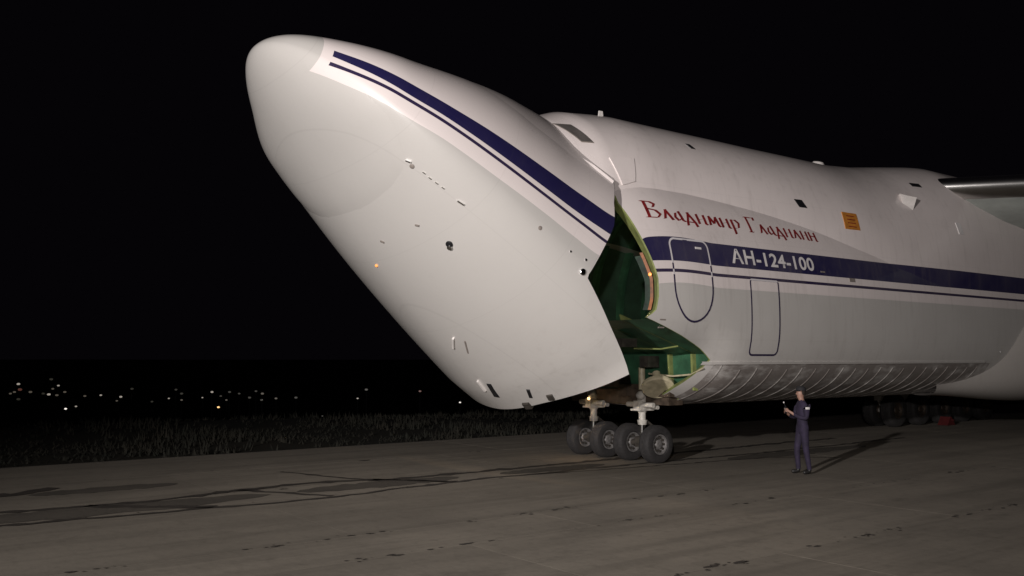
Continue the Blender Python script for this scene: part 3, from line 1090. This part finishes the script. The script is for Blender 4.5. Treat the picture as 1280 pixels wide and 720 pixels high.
apron = MB()
apron.box((10, -6.3, -.0415), (80, 27.4, .080))
apron_o = apron.build("apron", M['joint'], smooth=False)
tag(apron_o, kind='structure')
edges = [-19.8, -16.4, -13.1, -9.75, -6.75, -5.25, -1.28, 0.02, 3.6, 7.3]
for i, (ya, yb) in enumerate(zip(edges[:-1], edges[1:])):
    x = -26.0 + (i * 2.7) % 6.1
    while x < 46:
        L = 7.4 + random.uniform(-.4, .4)
        g = .004; dz = [random.uniform(-.0006, .0006) for _ in range(4)]
        x0, x1, y0, y1 = x + g, x + L - g, ya + g, yb - g
        b = .0
        m = MB()
        top = [(x0 + b, y0 + b, dz[0]), (x1 - b, y0 + b, dz[1]), (x1 - b, y1 - b, dz[2]), (x0 + b, y1 - b, dz[3])]
        low = [(x0, y0, -.04), (x1, y0, -.04), (x1, y1, -.04), (x0, y1, -.04)]
        m.add(top + low, [(0, 1, 2, 3), (4, 5, 1, 0), (5, 6, 2, 1), (6, 7, 3, 2), (7, 4, 0, 3)])
        m.build("concrete_slab", M['concrete'], apron_o, smooth=False)
        x += L


def ribbon(pts, wf, name, z=.010, jit=.05, step=.18, seed=0):
    rr = random.Random(seed)
    P = [Vector((p[0], p[1], 0)) for p in pts]
    path = []
    for a, b in zip(P[:-1], P[1:]):
        n = max(1, int((b - a).length / step))
        for k in range(n): path.append(a + (b - a) * (k / n))
    path.append(P[-1])
    m = MB(); rows = []; off = 0
    for i, p in enumerate(path):
        d = (path[min(i + 1, len(path) - 1)] - path[max(i - 1, 0)]).normalized(); nn = Vector((-d.y, d.x, 0))
        off = off * .8 + rr.uniform(-jit, jit)
        w = max(.006, wf(i / max(1, len(path) - 1), rr))
        c = p + nn * off
        rows.append([tuple(c - nn * w + Vector((0, 0, z))), tuple(c + nn * w + Vector((0, 0, z)))])
    m.grid(rows)
    return m.build(name, M['tar'], apron_o, smooth=False)


ribbon([(-22, -1.25), (-14.1, -1.22), (-12.1, -1.40), (-9.3, -1.55), (-4.2, -1.2), (-1.9, -1.2), (4, -1.35), (12, -1.2)], lambda t, r: .045 + abs(r.gauss(0, .03)), "crack_seal", seed=1)
ribbon([(-22, .1), (-13.9, .1), (-11.4, 0), (-8.2, .55), (-6.7, .0), (-3.4, -.1), (3, .05), (10, 0.1)], lambda t, r: .06 + abs(r.gauss(0, .06)), "crack_seal", seed=2)
ribbon([(-7.9, 2.6), (-7.3, .6), (-6.6, -.3), (-5.9, -1.2)], lambda t, r: .035 + abs(r.gauss(0, .02)), "crack_seal", seed=3)
ribbon([(-12.6, .05), (-11.9, -.6), (-10.9, -1.45)], lambda t, r: .08 + abs(r.gauss(0, .05)), "crack_seal", seed=4)
ribbon([(-7.0, .0), (-6.2, -.7), (-5.7, -1.25)], lambda t, r: .09 + abs(r.gauss(0, .05)), "crack_seal", seed=5)
ribbon([(-9.8, .3), (-9.2, -.5), (-8.7, -1.5)], lambda t, r: .05 + abs(r.gauss(0, .03)), "crack_seal", seed=9)
#ribbon([(-10.7, -2.6), (-10.9, -3.4), (-11.0, -4.2), (-10.4, -5.1)], lambda t, r: .012 + abs(r.gauss(0, .02)), "crack_seal", seed=6)
ribbon([(-15.5, 2.0), (-14.2, 2.6), (-13.4, 2.3), (-12.6, 2.9)], lambda t, r: .12 + abs(r.gauss(0, .08)), "crack_seal", seed=7)
ribbon([(-3.5, -1.25), (0.5, -1.9), (3.5, -2.2), (5.0, -3.4)], lambda t, r: .02 + abs(r.gauss(0, .02)), "crack_seal", seed=8)

M['stain'] = ground_material("oily_stain", (.075, .066, .056), (.11, .096, .080), .9)
rr = random.Random(21)
for k, (xa, xb, ya, yb) in enumerate(((-16, -9.5, -1.25, .05), (-9.0, -5.2, -1.1, -.1), (-4.2, -1.0, -1.15, -.35), (-13.2, -10.4, 1.6, 2.5), (2.2, 8.5, -2.4, -1.4))):
    m = MB(); n = 22; up, lo_ = [], []
    for i in range(n):
        t = i / (n - 1); e = math.sin(math.pi * t) ** .4
        ym = (ya + yb) / 2; h = (yb - ya) / 2 * e
        up.append((xa + (xb - xa) * t, ym + h * rr.uniform(.65, 1.0), .006)); lo_.append((xa + (xb - xa) * t, ym - h * rr.uniform(.65, 1.0), .006))
    m.grid([up, lo_])
    m.build("oil_stain", M['stain'], apron_o, smooth=False)

# chipped, spalled edges along the slab joints
rr = random.Random(11)
m = MB()
for yj, xa, xb, n in ((-5.25, -14, -1, 110), (-6.75, -13, 6, 100), (-9.75, -9, 4, 120), (-1.28, -16, 10, 60), (0.02, -16, 10, 60), (3.6, -16, 6, 40), (-13.1, -12, -6, 20)):
    for _ in range(n):
        cx, cy = rr.uniform(xa, xb), yj + rr.gauss(0, .05)
        if math.sin(cx * 1.7 + yj) < -.45: continue
        r0 = abs(rr.gauss(.006, .018)) + .006; k = rr.randint(5, 7); el = rr.uniform(1, 2.6)
        m.add([(cx + el * r0 * math.cos(2 * math.pi * q / k) * rr.uniform(.6, 1.3), cy + r0 * math.sin(2 * math.pi * q / k) * rr.uniform(.6, 1.3), .009) for q in range(k)], [tuple(range(k))])
o = m.build("joint_chips", M['tar'], apron_o, smooth=False); o['kind'] = 'stuff'

# dry grass along the far edge of the apron
N = NT("dry_grass_blades")
c = N.n('ShaderNodeNewGeometry').outputs['Position']
N.l(N.mix(N.ramp(N.noise(c, .6, 5), .35, .65), rgb(.008, .009, .005), rgb(.020, .017, .011)), N.b.inputs['Base Color'])
N.b.inputs['Roughness'].default_value = .9
M['grass'] = N.mat
rr = random.Random(5)
m = MB()
for _ in range(6500):
    x = rr.uniform(-24, 40); y = 7.5 + abs(rr.gauss(0, 1)) * 9
    if y > 34: continue
    if math.sin(x * .9 + y * .4) + math.sin(x * .31 - y * .7) < rr.uniform(-2.0, .6): continue
    z = terrain(x, y)
    for b in range(4):
        a = rr.uniform(0, 6.28); h = rr.uniform(.06, .24) * (1 + .5 * math.sin(x * .7)); w = rr.uniform(.02, .05); ln = rr.uniform(.05, .2)
        ca, sa = math.cos(a), math.sin(a)
        bx, by = x + rr.uniform(-.15, .15), y + rr.uniform(-.15, .15)
        m.add([(bx - sa * w, by + ca * w, z - .02), (bx + sa * w, by - ca * w, z - .02), (bx + ca * ln, by + sa * ln, z + h)], [(0, 1, 2)])
me = bpy.data.meshes.new("grass"); me.from_pydata(m.v, [], m.f); me.materials.append(M['grass'])
tag(link(bpy.data.objects.new("grass", me)), "dark dry grass along the far edge of the concrete apron", "grass", kind='stuff')

# ------------------------------------------------------------------ lights of the town in the valley
def px_ray(x, y):
    return (FWD + RIGHT * ((x - 640) / 1150) - UPV * ((y - 360) / 1150)).normalized()


def lamp_mat(name, col, s):
    return simple(name, (.8, .8, .8), .4, var=.02, emit=col, estr=s)


LM = {'w3': lamp_mat("bright_white_lamp", (1, .92, .84), 1.1), 'w2': lamp_mat("white_lamp", (.95, .84, .72), .34), 'w1': lamp_mat("dim_lamp", (.85, .72, .56), .085),
      'g1': lamp_mat("faint_lamp", (.6, .56, .42), .035), 'o3': lamp_mat("orange_lamp_head", (1, .60, .24), 1.5), 'r1': lamp_mat("red_lamp", (.8, .28, .20), .09)}
TOWN = [(23, 480, 'w2', .34), (25, 487, 'r1', .42), (18, 490, 'w1', .3), (13, 492, 'w1', .28), (38, 490, 'w1', .35), (64, 474, 'g1', .38), (73, 482, 'w2', .26), (66, 486, 'w1', .28), (61, 493, 'w2', .36), (71, 494, 'w1', .32),
        (81, 490, 'w1', .32), (54, 492, 'g1', .33), (82, 511, 'w3', .28), (95, 508, 'w2', .24), (106, 495, 'w1', .30), (126, 494, 'w2', .26), (151, 496, 'w2', .32), (146, 501, 'w1', .25), (165, 486, 'g1', .35), (23, 499, 'g1', .38),
        (190, 502, 'g1', .3), (211, 498, 'w2', .22), (227, 500, 'w1', .28), (220, 487, 'g1', .32), (227, 492, 'g1', .36), (253, 497, 'w2', .2), (265, 490, 'w2', .32), (273, 509, 'o3', .30), (283, 500, 'w1', .26),
        (287, 490, 'g1', .35), (299, 492, 'g1', .3), (276, 495, 'g1', .28), (312, 497, 'g1', .36), (328, 492, 'w1', .36), (327, 500, 'g1', .34), (345, 498, 'w1', .32), (370, 497, 'g1', .38), (288, 525, 'g1', .2), (320, 489, 'g1', .3),
        (447, 498, 'w2', .24), (458, 487, 'g1', .4), (525, 489, 'r1', .34), (575, 503, 'w3', .24), (403, 520, 'g1', .2)]
LBL = {(273, 509): "bright orange town lamp in the dark valley left of the plane",
       (82, 511): "bright white town lamp, lower left one of the close pair in the valley",
       (95, 508): "smaller white town lamp just right of the bright one at far left",
       (575, 503): "white town lamp glowing just under the raised nose of the plane",
       (447, 498): "lone white town lamp between the orange lamp and the plane nose",
       (525, 489): "faint red town lamp just left of the raised nose underside",
       (23, 480): "white town lamp above the reddish glow at the far left edge",
       (25, 487): "reddish town lamp glow at the far left edge",
       (265, 490): "white town lamp just above the bright orange lamp",
       (253, 497): "small white town lamp left of the bright orange lamp",
       (61, 493): "brightest white lamp of the left hillside cluster",
       (73, 482): "white town lamp topping the left hillside cluster",
       (151, 496): "white town lamp right of the left cluster, with a small one below",
       (126, 494): "single white town lamp halfway between two left pairs",
       (211, 498): "white town lamp at the left end of the dim row"}
DEF = {'w1': "dim white town lamp among others in the dark valley", 'g1': "very faint town lamp barely showing in the dark valley", 'r1': "red lamp", 'w2': "white lamp"}
ORD = ("first second third fourth fifth sixth seventh eighth ninth tenth eleventh twelfth thirteenth fourteenth fifteenth sixteenth seventeenth eighteenth nineteenth twentieth").split()
for kk, word in (('w1', "dim white town lamp in the valley"), ('g1', "very faint yellowish town lamp in the valley")):
    rest = sorted([(x, y) for x, y, k, r in TOWN if k == kk and (x, y) not in LBL])
    for i, q in enumerate(rest): LBL[q] = word + ", " + ORD[i] + " from the left of those"
for x, y, k, r in TOWN:
    d = px_ray(x, y)
    t = 70.0
    while t < 600:
        p = CAM + d * t
        if p.z < terrain(p.x, p.y) + 5.0: break
        t += 1.0
    m = MB()
    r = r * t / 210
    gz = terrain(p.x, p.y)
    m.lathe([(0, -r * .6), (r * .7, -r * .45), (r, 0), (r * .7, r * .45), (0, r * .6)], (0, 0, p.z - gz), (0, 0, 1), 10, 0)
    m.tube([(0, 0, -.3), (0, 0, p.z - gz - r * .3)], .018, 6, 1)
    o = m.build("town_lamp", [LM[k], M['black']])
    o.location = (p.x, p.y, gz)
    tag(o, LBL.get((x, y), DEF.get(k)), "street lamp", "town lamps in the valley")

# ------------------------------------------------------------------ the person on the apron
M['coverall'] = simple("dark_violet_coverall", (.021, .014, .036), .85, var=.4, scale=9, bump=.3)
M['skin'] = simple("skin", (.30, .17, .125), .55, var=.15, scale=20)
M['cap'] = simple("black_cap_cloth", (.012, .011, .013), .8, var=.3)
M['hair'] = simple("dark_hair", (.02, .014, .01), .7, var=.3)
M['shoe'] = simple("black_boot", (.012, .011, .011), .5, var=.3)

V, Ed, Rd = [], [], []


def jv_(p, r, par=None):
    V.append(p); Rd.append(r if isinstance(r, tuple) else (r, r))
    if par is not None: Ed.append((par, len(V) - 1))
    return len(V) - 1


pel = jv_((0, 0, 1.00), (.155, .135))
wst = jv_((-.01, 0, 1.16), (.150, .125), pel)
che = jv_((0, 0, 1.38), (.180, .140), wst)
upc = jv_((-.01, 0, 1.55), (.150, .110), che)
nek = jv_((.01, 0, 1.655), .062, upc)
hd0 = jv_((.025, 0, 1.715), (.070, .078), nek)
hd1 = jv_((.030, 0, 1.80), (.084, .100), hd0)
hd2 = jv_((.018, 0, 1.875), (.070, .080), hd1)
wrists = []
for sg in (-1, 1):
    hip = jv_((0, sg * .10, .93), .105, pel)
    kn = jv_((.03 - .05 * sg, sg * .115, .53), .072, hip)
    ak = jv_((-.02 - .07 * sg, sg * .12, .11), .055, kn)
    he = jv_((-.01 - .07 * sg, sg * .12, .055), .048, ak)
    jv_((.15 - .07 * sg, sg * .135, .038), (.046, .036), he)
    sh = jv_((-.01, sg * .205, 1.52), .078, upc)
    el = jv_((.03, sg * .265, 1.235), .056, sh)
    fo = jv_((.17, sg * .18, 1.27), .048, el)
    wr = jv_((.285, sg * .075 + .01, 1.335 + .02 * sg), .032, fo)
    pa = jv_((.345, sg * .045 + .01, 1.375 + .02 * sg), (.036, .022), wr)
    for k in range(4):
        off = (k - 1.5) * .021
        base = jv_((.385, sg * (.035) + .01, 1.395 + off + .02 * sg), .010, pa)
        L = (.030, .036, .033, .025)[k]
        f1 = jv_((.385 + L, sg * .020 + .01, 1.405 + off + .02 * sg), .0095, base)
        jv_((.385 + L * .8, sg * .002 + .01, 1.405 + off + .02 * sg), .0085, f1)
    th1 = jv_((.335, sg * .012 + .01, 1.405 + .02 * sg), .011, pa)
    jv_((.365, sg * .004 + .01, 1.440 + .02 * sg), .010, th1)
me = bpy.data.meshes.new("skeleton"); me.from_pydata(V, Ed, [])
so = link(bpy.data.objects.new("skeleton", me))
mod = so.modifiers.new("skin", 'SKIN'); mod.use_smooth_shade = True; mod.branch_smoothing = .4
lay = me.skin_vertices[0].data if me.skin_vertices else None
if lay is None:
    bm_ = bmesh.new(); bm_.from_mesh(me); bm_.verts.layers.skin.verify(); bm_.to_mesh(me); bm_.free()
    lay = me.skin_vertices[0].data
for i, r in enumerate(Rd): lay[i].radius = r; lay[i].use_root = (i == 0)
sub = so.modifiers.new("sub", 'SUBSURF'); sub.levels = 2; sub.render_levels = 2
bpy.context.view_layer.update()
bme = bpy.data.meshes.new_from_object(so.evaluated_get(bpy.context.evaluated_depsgraph_get()))
bpy.data.objects.remove(so)
for mm in ('coverall', 'skin', 'shoe'): bme.materials.append(M[mm])
for v in bme.vertices:                         # face: brow, nose, chin
    x, y, z = v.co
    if z > 1.66 and x > .04:
        nose = math.exp(-((z - 1.775) / .018) ** 2 - (y / .016) ** 2) * .032
        chin = math.exp(-((z - 1.70) / .016) ** 2 - (y / .03) ** 2) * .014
        brow = math.exp(-((z - 1.815) / .012) ** 2 - (y / .05) ** 2) * .008
        eye = sum(math.exp(-((z - 1.798) / .010) ** 2 - ((y - s_) / .014) ** 2) for s_ in (-.032, .032)) * -.010
        mouth = math.exp(-((z - 1.735) / .006) ** 2 - (y / .024) ** 2) * -.006
        v.co.x += nose + chin + brow + eye + mouth
    if abs(z - 1.785) < .035 and abs(y) > .055 and -.02 < x < .04:   # ears
        v.co.y += math.copysign(.012, y)
for p in bme.polygons:
    c = p.center
    p.material_index = 0
    if c.z > 1.635: p.material_index = 1
    if c.x > .272 and 1.25 < c.z < 1.55: p.material_index = 1
    if c.z < .10: p.material_index = 2
    p.use_smooth = True
face_dir = -RIGHT * .95 - fw_h * .18
body_rz = math.atan2(face_dir.y, face_dir.x)
person = empty("person", (1.20, -4.86, .008), body_rz)
tag(person, "person in dark violet coverall and black cap standing on the concrete, hands raised in front", "person")
link(bpy.data.objects.new("body", bme), person)
# cap, hair, sleeve patch, eyes
mb = MB()
mb.lathe([(.108, 0), (.112, .015), (.110, .05), (.085, .085), (.04, .10), (0, .103)], (.008, 0, 1.848), (-.08, 0, 1), 24)
rows = []
for r_, dz in ((.10, .012), (.135, .006), (.155, .0)):
    rows.append([(.012 + r_ * math.cos(a), r_ * .62 * math.sin(a), 1.842 + dz) for a in np.linspace(-1.2, 1.2, 12)])
mb.grid(rows)
rows2 = [[(x, y, z - .008) for x, y, z in r_] for r_ in rows]
mb.grid(rows2)
mb.build("cap", M['cap'], person)
mb = MB()
mb.lathe([(.088, 0), (.098, .05), (.10, .09)], (.0, 0, 1.755), (0, 0, 1), 20)
mb.v = [(min(x, .035), y * .95, z) for x, y, z in mb.v]
mb.build("hair", M['hair'], person)
mb = MB()
mb.grid([[(-.045 + i * .025, .272 + .010 * (1 - abs(i - 2) / 2.), 1.44 + j * .05) for i in range(5)] for j in range(2)])
mb.build("sleeve_patch", M['letter'], person)
for s_ in (-.032, .032):
    mb = MB(); mb.lathe([(0, -.008), (.008, 0), (0, .008)], (.104, s_, 1.797), (1, 0, 0), 10)
    mb.build("eye", M['black'], person)
# walkie-talkie held in both hands
rad = empty("handheld_radio", tuple(person.matrix_basis @ Vector((.40, .01, 1.36))), body_rz)
tag(rad, "small black handheld radio with a pale tipped aerial held in raised hands", "radio")
mb = MB(); mb.box((0, 0, .06), (.035, .055, .15), taper=.92); mb.build("radio_body", M['black'], rad, smooth=False)
mb = MB(); mb.tube([(0, .012, .13), (.04, .012, .22)], [.010, .006], 10); mb.build("aerial", M['black'], rad)
mb = MB(); mb.tube([(.038, .012, .215), (.046, .012, .245)], [.014, .012], 10); mb.build("aerial_tip", M['letter'], rad)
mb = MB(); mb.box((.019, 0, .085), (.004, .04, .04)); mb.build("grille", M['frame'], rad, smooth=False)

# red chock by the far main wheels
mb = MB()
mb.add([(-.3, -.2, 0), (.3, -.2, 0), (.3, .2, 0), (-.3, .2, 0), (-.05, -.2, .32), (.05, -.2, .32), (.05, .2, .32), (-.05, .2, .32)],
       [(3, 2, 1, 0), (4, 5, 6, 7), (0, 1, 5, 4), (2, 3, 7, 6), (1, 2, 6, 5), (3, 0, 4, 7)])
mb.tube([(0, -.2, .2), (0, -.32, .2)], .02, 8)
ch = mb.build("wheel_chock", M['redpaint'], smooth=False)
ch.location = (18.75, .95, .01)
tag(ch, "dull red wheel chock on the ground beside the main wheels", "chock")
